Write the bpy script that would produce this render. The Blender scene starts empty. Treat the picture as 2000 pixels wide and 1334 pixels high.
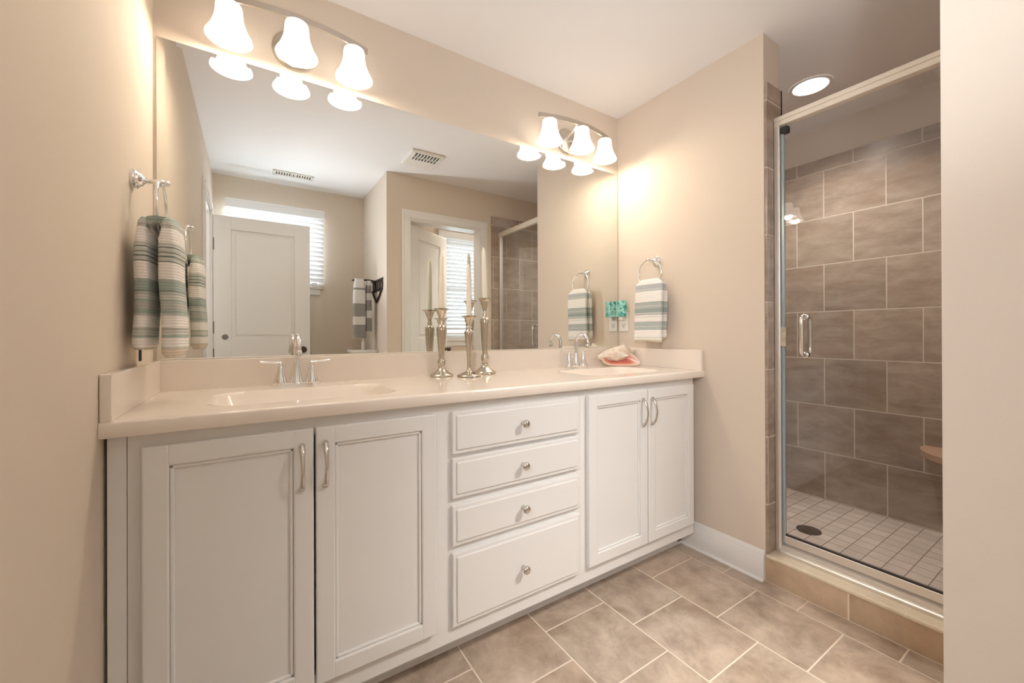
import bpy, bmesh, math, random
from mathutils import Vector, Matrix
random.seed(7)
scene = bpy.context.scene
COL = scene.collection
PI = math.pi

# ------------------------------------------------------------------ camera, world, big lights, exposure
CAM = Vector((0.27334, -1.7513, 1.1003))
cam_d = bpy.data.cameras.new('camera')
cam = bpy.data.objects.new('camera', cam_d)
COL.objects.link(cam)
right = Vector((0.84064243, -0.54157963, -0.00343654))
fwd = Vector((0.54158707, 0.84064283, 0.0017558))
up = Vector((0.001938, -0.00333719, 0.99999255))
M = Matrix((( right.x, up.x, -fwd.x, CAM.x), (right.y, up.y, -fwd.y, CAM.y), (right.z, up.z, -fwd.z, CAM.z), (0, 0, 0, 1)))
cam.matrix_world = M
cam_d.sensor_fit = 'HORIZONTAL'
cam_d.sensor_width = 36.0
cam_d.lens = 787.4342 / 2000 * 36
cam_d.shift_y = (651.7378 - 667.0) / 2000
cam_d.clip_start = 0.02
scene.camera = cam

scene.view_settings.view_transform = 'Standard'
scene.view_settings.look = 'None'
scene.view_settings.gamma = 1.0
scene.view_settings.use_curve_mapping = False
scene.view_settings.exposure = 0.16
scene.cycles.max_bounces = 14
scene.cycles.diffuse_bounces = 8
scene.cycles.glossy_bounces = 8
scene.cycles.transparent_max_bounces = 24
scene.cycles.sample_clamp_indirect = 6.0
scene.cycles.caustics_reflective = True
scene.cycles.caustics_refractive = False

world = bpy.data.worlds.new('daylight')
scene.world = world
world.use_nodes = True
bg = world.node_tree.nodes['Background']
bg.inputs['Color'].default_value = (0.82, 0.92, 1.0, 1)
bg.inputs['Strength'].default_value = 1.9

def area(name, loc, target, sx, sy, power, color, spread=180):
    d = bpy.data.lights.new(name, 'AREA')
    d.shape = 'RECTANGLE'; d.size = sx; d.size_y = sy; d.energy = power; d.color = color; d.spread = math.radians(spread)
    o = bpy.data.objects.new(name, d); COL.objects.link(o)
    o.location = loc
    o.rotation_euler = (Vector(target) - Vector(loc)).to_track_quat('-Z', 'Y').to_euler()
    return o
area('bedroom_fill_light', (-0.52, -2.25, 1.75), (1.5, -0.9, 0.35), 0.45, 0.9, 33, (0.93, 0.95, 1.0))  # added fill through the left doorway
area('closet_fill_light', (2.2, -2.06, 2.34), (1.75, -1.0, 0.2), 0.5, 0.25, 15, (1.0, 0.95, 0.88), 80)  # added fill inside the closet, out of view, with no fixture
area('alcove_window_daylight', (0.455, -2.75, 1.9), (0.455, -2.0, 1.75), 0.66, 0.62, 60, (0.86, 0.94, 1.0))
area('closet_window_daylight', (2.25, -2.95, 1.7), (2.25, -2.0, 1.5), 0.8, 1.1, 8, (0.85, 0.95, 1.0))
# added fill spot behind the camera, lighting the room by ceiling bounce
fd = bpy.data.lights.new('bounce_fill_spot', 'SPOT')
fd.energy = 50; fd.spot_size = math.radians(92); fd.spot_blend = 1.0; fd.shadow_soft_size = 0.03; fd.color = (0.90, 0.95, 1.0)
fo = bpy.data.objects.new('bounce_fill_spot', fd); COL.objects.link(fo)
fo.location = (0.36, -1.90, 0.95)
fo.rotation_euler = (Vector((0.95, -1.15, 2.44)) - fo.location).to_track_quat('-Z', 'Y').to_euler()

# ------------------------------------------------------------------ materials
def mat(name, color=(0.8, 0.8, 0.8), rough=0.5, metal=0.0, spec=0.5, emit=None, estr=0.0, coat=0.0, sss=0.0, noise=0.0, nscale=8.0, bump=0.0, bscale=200.0):
    m = bpy.data.materials.new(name)
    m.use_nodes = True
    nt = m.node_tree
    b = nt.nodes['Principled BSDF']
    b.inputs['Base Color'].default_value = (*color, 1)
    b.inputs['Roughness'].default_value = rough
    b.inputs['Metallic'].default_value = metal
    b.inputs['Specular IOR Level'].default_value = spec
    if coat: b.inputs['Coat Weight'].default_value = coat; b.inputs['Coat Roughness'].default_value = 0.05
    if sss:
        b.inputs['Subsurface Weight'].default_value = sss
        b.inputs['Subsurface Radius'].default_value = (0.01, 0.006, 0.003)
    if emit:
        b.inputs['Emission Color'].default_value = (*emit, 1)
        b.inputs['Emission Strength'].default_value = estr
    tc = nt.nodes.new('ShaderNodeTexCoord')
    if noise > 0:
        n = nt.nodes.new('ShaderNodeTexNoise'); n.inputs['Scale'].default_value = nscale; n.inputs['Detail'].default_value = 4
        nt.links.new(tc.outputs['Object'], n.inputs['Vector'])
        r = nt.nodes.new('ShaderNodeMapRange'); r.inputs[3].default_value = 1 - noise; r.inputs[4].default_value = 1 + noise
        nt.links.new(n.outputs['Fac'], r.inputs[0])
        mx = nt.nodes.new('ShaderNodeMix'); mx.data_type = 'RGBA'; mx.blend_type = 'MULTIPLY'; mx.inputs[0].default_value = 1
        mx.inputs[6].default_value = (*color, 1)
        nt.links.new(r.outputs[0], mx.inputs[7])
        nt.links.new(mx.outputs[2], b.inputs['Base Color'])
    if bump > 0:
        n2 = nt.nodes.new('ShaderNodeTexNoise'); n2.inputs['Scale'].default_value = bscale; n2.inputs['Detail'].default_value = 3
        nt.links.new(tc.outputs['Object'], n2.inputs['Vector'])
        bp = nt.nodes.new('ShaderNodeBump'); bp.inputs['Strength'].default_value = bump; bp.inputs['Distance'].default_value = 0.002
        nt.links.new(n2.outputs['Fac'], bp.inputs['Height']); nt.links.new(bp.outputs[0], b.inputs['Normal'])
    return m

def tile_mat(name, plane, w, h, offx, offy, stagger, c1, c2, grout, gw=0.0035, rough=0.35, patch=0.35, streak=(1, 1)):
    """Square stone-look tiles; plane gives the two object axes that carry the courses (length, course)."""
    m = bpy.data.materials.new(name); m.use_nodes = True
    nt = m.node_tree; b = nt.nodes['Principled BSDF']; L = nt.links.new
    tc = nt.nodes.new('ShaderNodeTexCoord')
    sp = nt.nodes.new('ShaderNodeSeparateXYZ'); L(tc.outputs['Object'], sp.inputs[0])
    cb = nt.nodes.new('ShaderNodeCombineXYZ')
    for k, (ax, off) in enumerate(zip(plane, (offx, offy))):
        ad = nt.nodes.new('ShaderNodeMath'); ad.operation = 'SUBTRACT'; ad.inputs[1].default_value = off
        L(sp.outputs['XYZ'.index(ax)], ad.inputs[0]); L(ad.outputs[0], cb.inputs[k])
    br = nt.nodes.new('ShaderNodeTexBrick')
    br.offset = 0.5 if stagger else 0.0; br.offset_frequency = 2; br.squash = 1; br.squash_frequency = 1
    br.inputs['Scale'].default_value = 1.0
    br.inputs['Brick Width'].default_value = w; br.inputs['Row Height'].default_value = h
    br.inputs['Mortar Size'].default_value = gw; br.inputs['Mortar Smooth'].default_value = 0.15; br.inputs['Bias'].default_value = 0.0
    br.inputs['Color1'].default_value = (0, 0, 0, 1); br.inputs['Color2'].default_value = (1, 1, 1, 1); br.inputs['Mortar'].default_value = (0.5, 0.5, 0.5, 1)
    L(cb.outputs[0], br.inputs['Vector'])
    mp = nt.nodes.new('ShaderNodeMapping'); mp.inputs['Scale'].default_value = (streak[0], streak[1], 1); L(cb.outputs[0], mp.inputs[0])
    # shift the marbling per tile so that it breaks at the joints
    sc = nt.nodes.new('ShaderNodeVectorMath'); sc.operation = 'SCALE'; sc.inputs[3].default_value = 7.0
    L(br.outputs['Color'], sc.inputs[0])
    va = nt.nodes.new('ShaderNodeVectorMath'); va.operation = 'ADD'; L(mp.outputs[0], va.inputs[0]); L(sc.outputs[0], va.inputs[1])
    n1 = nt.nodes.new('ShaderNodeTexNoise'); n1.inputs['Scale'].default_value = 7.5; n1.inputs['Detail'].default_value = 9; n1.inputs['Roughness'].default_value = 0.68; n1.inputs['Distortion'].default_value = 0.35
    L(va.outputs[0], n1.inputs['Vector'])
    r1 = nt.nodes.new('ShaderNodeMapRange'); r1.inputs[1].default_value = 0.30; r1.inputs[2].default_value = 0.66; L(n1.outputs['Fac'], r1.inputs[0])
    ma = nt.nodes.new('ShaderNodeMix'); ma.data_type = 'RGBA'; ma.inputs[6].default_value = (*c1, 1); ma.inputs[7].default_value = (*c2, 1)
    L(r1.outputs[0], ma.inputs[0])
    # pinkish / tan tint in large clouds
    n3 = nt.nodes.new('ShaderNodeTexNoise'); n3.inputs['Scale'].default_value = 3.2; n3.inputs['Detail'].default_value = 3; L(va.outputs[0], n3.inputs['Vector'])
    r3 = nt.nodes.new('ShaderNodeMapRange'); r3.inputs[1].default_value = 0.5; r3.inputs[2].default_value = 0.75; r3.inputs[4].default_value = patch; L(n3.outputs['Fac'], r3.inputs[0])
    mb_ = nt.nodes.new('ShaderNodeMix'); mb_.data_type = 'RGBA'; mb_.inputs[7].default_value = (c1[0] * 1.05, c1[1] * 0.80, c1[2] * 0.66, 1)
    L(r3.outputs[0], mb_.inputs[0]); L(ma.outputs[2], mb_.inputs[6])
    # tile-to-tile value change
    rv = nt.nodes.new('ShaderNodeMapRange'); rv.inputs[3].default_value = 0.9; rv.inputs[4].default_value = 1.1; L(br.outputs['Color'], rv.inputs[0])
    mv = nt.nodes.new('ShaderNodeMix'); mv.data_type = 'RGBA'; mv.blend_type = 'MULTIPLY'; mv.inputs[0].default_value = 1
    L(mb_.outputs[2], mv.inputs[6]); L(rv.outputs[0], mv.inputs[7])
    mg = nt.nodes.new('ShaderNodeMix'); mg.data_type = 'RGBA'; mg.inputs[7].default_value = (*grout, 1)
    L(br.outputs['Fac'], mg.inputs[0]); L(mv.outputs[2], mg.inputs[6])
    L(mg.outputs[2], b.inputs['Base Color'])
    rr = nt.nodes.new('ShaderNodeMapRange'); rr.inputs[3].default_value = rough; rr.inputs[4].default_value = 0.85
    L(br.outputs['Fac'], rr.inputs[0]); L(rr.outputs[0], b.inputs['Roughness'])
    iv = nt.nodes.new('ShaderNodeMath'); iv.operation = 'SUBTRACT'; iv.inputs[0].default_value = 1.0; L(br.outputs['Fac'], iv.inputs[1])
    bp = nt.nodes.new('ShaderNodeBump'); bp.inputs['Strength'].default_value = 0.5; bp.inputs['Distance'].default_value = 0.002
    L(iv.outputs[0], bp.inputs['Height']); L(bp.outputs[0], b.inputs['Normal'])
    return m

def stripe_mat(name, bands, base, axis='Z', lo=0.0, hi=1.0, rib=260.0):
    """Woven cloth: bands is a list of (position 0-1 from the bottom, colour)."""
    m = bpy.data.materials.new(name); m.use_nodes = True
    nt = m.node_tree; b = nt.nodes['Principled BSDF']; L = nt.links.new
    b.inputs['Roughness'].default_value = 0.95; b.inputs['Specular IOR Level'].default_value = 0.1
    b.inputs['Sheen Weight'].default_value = 0.25
    tc = nt.nodes.new('ShaderNodeTexCoord'); sp = nt.nodes.new('ShaderNodeSeparateXYZ'); L(tc.outputs['Object'], sp.inputs[0])
    nz = nt.nodes.new('ShaderNodeTexNoise'); nz.inputs['Scale'].default_value = 40; L(tc.outputs['Object'], nz.inputs['Vector'])
    na = nt.nodes.new('ShaderNodeMath'); na.operation = 'MULTIPLY_ADD'; na.inputs[1].default_value = 0.004; L(nz.outputs['Fac'], na.inputs[0]); L(sp.outputs['XYZ'.index(axis)], na.inputs[2])
    r = nt.nodes.new('ShaderNodeMapRange'); r.inputs[1].default_value = lo; r.inputs[2].default_value = hi; L(na.outputs[0], r.inputs[0])
    cr = nt.nodes.new('ShaderNodeValToRGB'); cr.color_ramp.interpolation = 'CONSTANT'
    el = cr.color_ramp.elements
    while len(el) > 1: el.remove(el[-1])
    el[0].position = 0; el[0].color = (*base, 1)
    for p, c in bands:
        e = el.new(p); e.color = (*c, 1)
    L(r.outputs[0], cr.inputs[0])
    wv = nt.nodes.new('ShaderNodeTexWave'); wv.wave_type = 'BANDS'; wv.bands_direction = axis; wv.inputs['Scale'].default_value = rib / 6.28 * 1.0
    wv.inputs['Distortion'].default_value = 0.4; L(tc.outputs['Object'], wv.inputs['Vector'])
    rw = nt.nodes.new('ShaderNodeMapRange'); rw.inputs[3].default_value = 0.86; rw.inputs[4].default_value = 1.0; L(wv.outputs['Fac'], rw.inputs[0])
    mv = nt.nodes.new('ShaderNodeMix'); mv.data_type = 'RGBA'; mv.blend_type = 'MULTIPLY'; mv.inputs[0].default_value = 1
    L(cr.outputs[0], mv.inputs[6]); L(rw.outputs[0], mv.inputs[7]); L(mv.outputs[2], b.inputs['Base Color'])
    n2 = nt.nodes.new('ShaderNodeTexNoise'); n2.inputs['Scale'].default_value = 500; L(tc.outputs['Object'], n2.inputs['Vector'])
    ad = nt.nodes.new('ShaderNodeMath'); ad.operation = 'ADD'; L(wv.outputs['Fac'], ad.inputs[0]); L(n2.outputs['Fac'], ad.inputs[1])
    bp = nt.nodes.new('ShaderNodeBump'); bp.inputs['Strength'].default_value = 0.5; bp.inputs['Distance'].default_value = 0.002
    L(ad.outputs[0], bp.inputs['Height']); L(bp.outputs[0], b.inputs['Normal'])
    return m

def pane_mat(name, tint, ior=1.5):
    m = bpy.data.materials.new(name); m.use_nodes = True
    nt = m.node_tree; nt.nodes.remove(nt.nodes['Principled BSDF']); L = nt.links.new
    out = nt.nodes['Material Output']
    t = nt.nodes.new('ShaderNodeBsdfTransparent'); t.inputs[0].default_value = (*tint, 1)
    g = nt.nodes.new('ShaderNodeBsdfGlossy'); g.inputs['Roughness'].default_value = 0.0; g.inputs[0].default_value = (1, 1, 1, 1)
    f = nt.nodes.new('ShaderNodeFresnel')
    ge = nt.nodes.new('ShaderNodeNewGeometry'); mr_ = nt.nodes.new('ShaderNodeMapRange')      # same index on leaving the pane as on entering it
    mr_.inputs[3].default_value = ior; mr_.inputs[4].default_value = 1 / ior
    L(ge.outputs['Backfacing'], mr_.inputs[0]); L(mr_.outputs[0], f.inputs[0])
    x = nt.nodes.new('ShaderNodeMixShader'); L(f.outputs[0], x.inputs[0]); L(t.outputs[0], x.inputs[1]); L(g.outputs[0], x.inputs[2])
    L(x.outputs[0], out.inputs[0])
    return m

def glow_mat(name, color, strength, trans=(0.9, 0.9, 0.88)):
    m = bpy.data.materials.new(name); m.use_nodes = True
    nt = m.node_tree; nt.nodes.remove(nt.nodes['Principled BSDF']); L = nt.links.new
    out = nt.nodes['Material Output']
    d = nt.nodes.new('ShaderNodeBsdfDiffuse'); d.inputs[0].default_value = (*trans, 1)
    e = nt.nodes.new('ShaderNodeEmission'); e.inputs[0].default_value = (*color, 1); e.inputs[1].default_value = strength
    a = nt.nodes.new('ShaderNodeAddShader'); L(d.outputs[0], a.inputs[0]); L(e.outputs[0], a.inputs[1]); L(a.outputs[0], out.inputs[0])
    return m

WALL_C = (0.69, 0.605, 0.515)
M_WALL = mat('greige_wall_paint', WALL_C, 0.75, spec=0.25, bump=0.08, bscale=350)
M_CEIL = mat('white_ceiling_paint', (0.85, 0.84, 0.845), 0.9, spec=0.1, bump=0.06, bscale=300)
M_TRIM = mat('white_trim_paint', (0.80, 0.79, 0.765), 0.35)
M_CAB = mat('white_cabinet_paint', (0.77, 0.765, 0.755), 0.32)
M_TOP = mat('cream_cultured_marble', (0.84, 0.765, 0.69), 0.12, coat=0.3, noise=0.03, nscale=14)
M_CHROME = mat('polished_chrome', (0.86, 0.86, 0.87), 0.07, 1.0)
M_NICKEL = mat('polished_nickel', (0.70, 0.67, 0.63), 0.16, 1.0)
M_BAR = mat('satin_nickel_bar', (0.60, 0.56, 0.51), 0.3, 1.0)
M_CANDLE_METAL = mat('antique_pewter', (0.60, 0.54, 0.46), 0.2, 1.0, noise=0.12, nscale=60)
M_ALU = mat('satin_aluminium', (0.80, 0.77, 0.73), 0.45, 0.85)
M_HEADER = mat('champagne_aluminium', (0.86, 0.81, 0.73), 0.42, 0.6)
M_MIRROR = mat('silvered_mirror', (0.82, 0.83, 0.81), 0.0, 1.0)
M_DARK = mat('dark_rubber', (0.03, 0.028, 0.026), 0.6)
M_BLACK = mat('black_fabric_tag', (0.015, 0.015, 0.015), 0.7)
M_BRONZE = mat('dark_bronze', (0.07, 0.05, 0.035), 0.4, 0.7)
M_PLASTIC = mat('white_plastic', (0.82, 0.79, 0.74), 0.35)
M_SLOT = mat('outlet_slots', (0.05, 0.045, 0.04), 0.6)
M_WAX = mat('ivory_wax', (0.90, 0.86, 0.78), 0.45, sss=0.3)
M_WICK = mat('candle_wick', (0.75, 0.70, 0.6), 0.9)
M_BLIND = mat('white_blind_slats', (0.86, 0.87, 0.88), 0.5)
M_GRAYMETAL = mat('gray_hinge_metal', (0.22, 0.21, 0.20), 0.45, 0.6)
M_IRON = mat('dark_iron', (0.035, 0.028, 0.022), 0.5, 0.5)
M_GLASS = pane_mat('clear_shower_glass', (0.965, 0.97, 0.965))
M_WINGLASS = pane_mat('window_glass', (0.95, 0.98, 1.0))
M_SHADE = glow_mat('frosted_white_glass_shade', (1.0, 0.91, 0.80), 1.5)
M_BULB = glow_mat('lit_bulb', (1.0, 0.92, 0.80), 12.0)
M_CANLIGHT = glow_mat('recessed_lamp_lens', (1.0, 0.97, 0.93), 7.0)
M_FLOOR = tile_mat('beige_stone_floor_tile', 'YX', 0.302, 0.302, -0.7125 - 0.151 - 0.302 * 20, 2.089 - 0.302 * 20, True,
                   (0.265, 0.198, 0.145), (0.55, 0.45, 0.365), (0.70, 0.61, 0.51), gw=0.0027, rough=0.42)
M_SHTILE = tile_mat('taupe_stone_shower_tile_x', 'YZ', 0.302, 0.300, -0.9670 - 0.302 * 20, 2.140 - 0.300 * 20, True,
                    (0.27, 0.205, 0.163), (0.46, 0.37, 0.305), (0.62, 0.54, 0.46), gw=0.003, rough=0.24, streak=(0.8, 2.0))
M_SHTILE_Y = tile_mat('taupe_stone_shower_tile_y', 'XZ', 0.302, 0.300, 2.35 - 0.302 * 20, 2.140 - 0.300 * 20, True,
                      (0.27, 0.205, 0.163), (0.46, 0.37, 0.305), (0.62, 0.54, 0.46), gw=0.003, rough=0.24, streak=(0.8, 2.0))
M_MOSAIC = tile_mat('pale_pink_mosaic_tile', 'XY', 0.076, 0.076, 0.01, -0.8898 - 0.076 * 40, False,
                    (0.58, 0.49, 0.43), (0.70, 0.61, 0.55), (0.25, 0.19, 0.155), gw=0.0022, rough=0.4, patch=0.1)
M_CURB = tile_mat('tan_curb_tile', 'YZ', 0.302, 0.4, 0.0522 - 0.302 * 20, -2.0, False,
                  (0.40, 0.29, 0.195), (0.56, 0.43, 0.31), (0.80, 0.68, 0.54), gw=0.003, rough=0.4)
M_CURBTOP = tile_mat('cream_bullnose_tile', 'YX', 0.3055, 2.0, 0.1965 - 0.3055 * 20, -1.0, False,
                     (0.68, 0.58, 0.44), (0.78, 0.69, 0.55), (0.78, 0.68, 0.56), gw=0.003, rough=0.35, patch=0.1)
M_SHELF = mat('peach_tile_shelf', (0.52, 0.33, 0.22), 0.35, noise=0.1, nscale=18)

# ------------------------------------------------------------------ mesh builder
class MB:
    def __init__(s): s.bm = bmesh.new()
    def box(s, x0, x1, y0, y1, z0, z1, bev=0.0, seg=2):
        r = bmesh.ops.create_cube(s.bm, size=1.0)
        vs = r['verts']
        bmesh.ops.scale(s.bm, vec=(x1 - x0, y1 - y0, z1 - z0), verts=vs)
        bmesh.ops.translate(s.bm, vec=((x0 + x1) / 2, (y0 + y1) / 2, (z0 + z1) / 2), verts=vs)
        if bev > 0:
            es = list({e for v in vs for e in v.link_edges})
            bmesh.ops.bevel(s.bm, geom=es, offset=bev, segments=seg, profile=0.5, affect='EDGES')
        return s
    def loft(s, rings, close=True, cap0=True, cap1=True):
        R = [[s.bm.verts.new(p) for p in ring] for ring in rings]
        n = len(R[0])
        for a, b in zip(R[:-1], R[1:]):
            for i in range(n if close else n - 1):
                j = (i + 1) % n
                try: s.bm.faces.new((a[i], a[j], b[j], b[i]))
                except ValueError: pass
        if cap0: s.bm.faces.new(list(reversed(R[0])))
        if cap1: s.bm.faces.new(R[-1])
        return s
    def lathe(s, prof, c=(0, 0, 0), axis='Z', seg=32, cap0=True, cap1=True, sx=1.0, sy=1.0):
        rings = []
        for r, h in prof:
            ring = []
            for i in range(seg):
                a = 2 * PI * i / seg
                u, v = r * math.cos(a) * sx, r * math.sin(a) * sy
                p = {'Z': (u, v, h), 'X': (h, u, v), 'Y': (v, h, u)}[axis]
                ring.append((p[0] + c[0], p[1] + c[1], p[2] + c[2]))
            rings.append(ring)
        return s.loft(rings, True, cap0, cap1)
    def tube(s, pts, r, seg=12, closed=False, flat=None):
        P = [Vector(p) for p in pts]; n = len(P)
        rad = r if isinstance(r, (list, tuple)) else [r] * n
        rings = []; prev = None
        for i in range(n):
            if closed: t = P[(i + 1) % n] - P[i - 1]
            else: t = P[min(i + 1, n - 1)] - P[max(i - 1, 0)]
            t.normalize()
            if prev is None:
                ref = Vector((0, 0, 1)) if abs(t.z) < 0.9 else Vector((1, 0, 0))
                a = t.cross(ref).normalized()
            else:
                a = (prev - t * prev.dot(t)).normalized()
            prev = a; b = t.cross(a)
            f = flat if flat else (1, 1)
            rings.append([tuple(P[i] + a * (math.cos(2 * PI * k / seg) * rad[i] * f[0]) + b * (math.sin(2 * PI * k / seg) * rad[i] * f[1])) for k in range(seg)])
        if closed:
            rings.append(rings[0])
            s.loft(rings, True, False, False)
            bmesh.ops.remove_doubles(s.bm, verts=s.bm.verts, dist=1e-6)
            return s
        return s.loft(rings)
    def sphere(s, c, r, sc=(1, 1, 1), u=20, v=12):
        q = bmesh.ops.create_uvsphere(s.bm, u_segments=u, v_segments=v, radius=r)
        bmesh.ops.scale(s.bm, vec=sc, verts=q['verts']); bmesh.ops.translate(s.bm, vec=c, verts=q['verts'])
        return s
    def prism(s, poly, axis, a, b):
        def P(u, v, w): return {'Z': (u, v, w), 'X': (w, u, v), 'Y': (u, w, v)}[axis]
        return s.loft([[P(u, v, a) for u, v in poly], [P(u, v, b) for u, v in poly]])
    def rot(s, ang, axis, center):
        bmesh.ops.rotate(s.bm, cent=center, matrix=Matrix.Rotation(ang, 3, axis), verts=s.bm.verts); return s
    def move(s, v):
        bmesh.ops.translate(s.bm, vec=v, verts=s.bm.verts); return s
    def build(s, name, material, parent=None, smooth=None):
        bmesh.ops.recalc_face_normals(s.bm, faces=s.bm.faces)
        me = bpy.data.meshes.new(name)
        if smooth:
            for f in s.bm.faces: f.smooth = True
            for e in s.bm.edges:
                if len(e.link_faces) == 2 and e.calc_face_angle(0) > math.radians(smooth): e.smooth = False
        s.bm.to_mesh(me); s.bm.free()
        ms = material if isinstance(material, (list, tuple)) else [material]
        for q in ms: me.materials.append(q)
        o = bpy.data.objects.new(name, me); COL.objects.link(o)
        if parent: attach(o, parent)
        return o

def world_loc(o):
    v = Vector(o.location)
    while o.parent: o = o.parent; v += o.location
    return v
def attach(o, parent):
    """Mesh was made in world coordinates: move its data so that the origin sits at the parent's."""
    w = world_loc(parent)
    o.data.transform(Matrix.Translation(-w))
    o.parent = parent
def thing(name, label, cat, loc, group=None):
    o = bpy.data.objects.new(name, None); COL.objects.link(o); o.location = loc
    o.empty_display_size = 0.05
    o['label'] = label; o['category'] = cat
    if group: o['group'] = group
    return o
def tag(o, label, cat, group=None, kind=None):
    o['label'] = label; o['category'] = cat
    if group: o['group'] = group
    if kind: o['kind'] = kind
    return o
def struct(o, label, cat):
    return tag(o, label, cat, kind='structure')
def copy_tree(o, parent=None):
    c = o.copy(); COL.objects.link(c)
    if parent: c.parent = parent
    for ch in list(o.children): copy_tree(ch, c)
    return c

# ------------------------------------------------------------------ measurements
W = 2.19         # right wall
H = 2.44         # ceiling
YC = -0.8515     # end of the right wall stub
XS = 3.35        # shower back wall
YF = -1.582      # wall opposite the mirror
XA = 1.198       # alcove side wall
YR = -2.379      # rear wall with windows

# ------------------------------------------------------------------ the setting
struct(MB().box(-2.5, 3.5, -2.75, 0.12, -0.1, 0.0).build('floor', M_FLOOR), 'beige stone-look square floor tiles in a half-tile stagger', 'floor')
struct(MB().box(-2.5, 3.5, -2.52, 0.12, H, H + 0.1).build('ceiling', M_CEIL), 'smooth white painted ceiling over the whole bathroom', 'ceiling')
struct(MB().box(-0.12, 3.47, 0.0, 0.12, 0, H).build('wall_back', M_WALL), 'warm beige wall behind the mirror and vanity lights', 'wall')
D0, D1, DZ = -2.115, -1.63, 2.065
b = MB().box(-0.12, 0, D1, 0, 0, H).box(-0.12, 0, YR - 0.12, D0, 0, H).box(-0.12, 0, D0, D1, DZ, H)
struct(b.build('wall_left', M_WALL), 'beige wall at the left end of the vanity with a towel ring', 'wall')
struct(MB().box(W, W + 0.14, YC, 0, 0, H).build('wall_right', M_WALL), 'beige stub wall between the vanity and the shower', 'wall')
b = MB().box(XA, 1.398, YF - 0.12, YF, 0, H).box(2.06, 3.47, YF - 0.12, YF, 0, H).box(1.398, 2.06, YF - 0.12, YF, 2.0746, H)
struct(b.build('wall_front', M_WALL), 'beige wall opposite the mirror with the closet doorway, seen reflected', 'wall')
struct(MB().box(XA, XA + 0.1, YR, YF - 0.12, 0, H).build('wall_alcove', M_WALL), 'beige side wall of the alcove at the right picture edge', 'wall')
w1 = (0.10, 0.79, 1.545, 2.19); w2 = (2.0, 2.62, 1.05, 2.16)
b = MB()
xs = [-0.12, w1[0], w1[1], w2[0], w2[1], 3.47]
b.box(xs[0], xs[1], YR - 0.12, YR, 0, H).box(xs[2], xs[3], YR - 0.12, YR, 0, H).box(xs[4], xs[5], YR - 0.12, YR, 0, H)
for q in (w1, w2): b.box(q[0], q[1], YR - 0.12, YR, 0, q[2]).box(q[0], q[1], YR - 0.12, YR, q[3], H)
struct(b.build('wall_rear', M_WALL), 'outside wall with the two blind-covered windows, seen reflected', 'wall')
struct(MB().box(2.75, 2.85, YR, YF - 0.12, 0, H).build('wall_closet', M_WALL), 'end wall of the small room beyond the ajar door', 'wall')
struct(MB().box(XS + 0.01, 3.47, YF, 0.0, 0, H).build('wall_shower', M_WALL), 'painted wall above the tile at the back of the shower', 'wall')
# bedroom outside the left doorway
b = MB().box(-2.5, -0.12, -0.35, -0.25, 0, H).box(-2.5, -0.12, YR - 0.14, YR - 0.04, 0, H).box(-2.5, -2.4, YR - 0.04, -0.35, 0, H)
struct(b.build('wall_bedroom', M_WALL), 'walls of the bedroom beyond the left doorway', 'wall')
# tiled surfaces of the shower
struct(MB().box(XS, XS + 0.01, YF, 0, 0.03, 2.222).build('wall_shower_back_tile', M_SHTILE), 'taupe square tiles on the back wall of the shower', 'tiled wall')
struct(MB().box(W + 0.15, XS, -0.01, 0, 0.03, 2.222).build('wall_shower_end_tile', M_SHTILE_Y), 'taupe tiles on the far end of the shower behind the stub wall', 'tiled wall')
struct(MB().box(W + 0.14, W + 0.15, YC - 0.01, 0, 0.03, 2.222).build('wall_shower_inner_tile', M_SHTILE), 'taupe tiles on the shower side of the stub wall', 'tiled wall')
b = MB().box(W + 0.006, W + 0.15, YC - 0.01, YC, 0.12, 2.222)
struct(b.build('wall_return_tile', M_SHTILE_Y), 'narrow taupe tile strip on the end of the stub wall beside the shower door', 'tiled wall')
struct(MB().box(2.183, XS, YF, YF + 0.01, 0.12, 2.222).build('wall_shower_front_tile', M_SHTILE_Y), 'taupe tiles at the closet end of the shower, seen reflected', 'tiled wall')
struct(MB().box(W + 0.14, XS, YF + 0.01, -0.01, 0.0, 0.035).build('floor_shower', M_MOSAIC), 'pale pink square mosaic floor inside the shower', 'shower floor')
# curb
cb = thing('trim_curb', 'tan tiled step under the shower door with a cream rounded top', 'shower curb', (W, -1.2, 0)); cb['kind'] = 'structure'
MB().box(W, W + 0.14, YF + 0.01, YC - 0.001, 0, 0.104).build('curb_face', M_CURB, cb)
MB().box(W - 0.004, W + 0.142, YF + 0.01, YC - 0.001, 0.104, 0.121, 0.006, 3).build('curb_cap', M_CURBTOP, cb, 40)
# baseboard
prof = [(0, 0), (0.012, 0), (0.0135, 0.004), (0.0135, 0.104), (0.011, 0.108), (0.010, 0.114), (0.0085, 0.122), (0.005, 0.128), (0.003, 0.133), (0, 0.134)]
b = MB().prism([(W - u, v) for u, v in prof], 'Y', YC + 0.002, -0.443)
b = b.prism([(W - 0.0135 - 0.010 * math.cos(a), 0.010 * math.sin(a)) for a in [k * PI / 12 for k in range(7)]] + [(W - 0.0135, 0)], 'Y', YC + 0.002, -0.443)
struct(b.build('baseboard_right', M_TRIM, None, 40), 'white moulded baseboard on the stub wall beside the vanity', 'baseboard')
b = MB().box(0, 0.0135, -1.555, -0.56, 0, 0.13, 0.003)
struct(b.build('baseboard_left', M_TRIM), 'white baseboard along the left wall in front of the vanity', 'baseboard')
b = MB().box(XA - 0.0135, XA, YR, YF, 0, 0.13, 0.003)
struct(b.build('baseboard_alcove', M_TRIM), 'white baseboard on the alcove side wall', 'baseboard')

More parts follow.
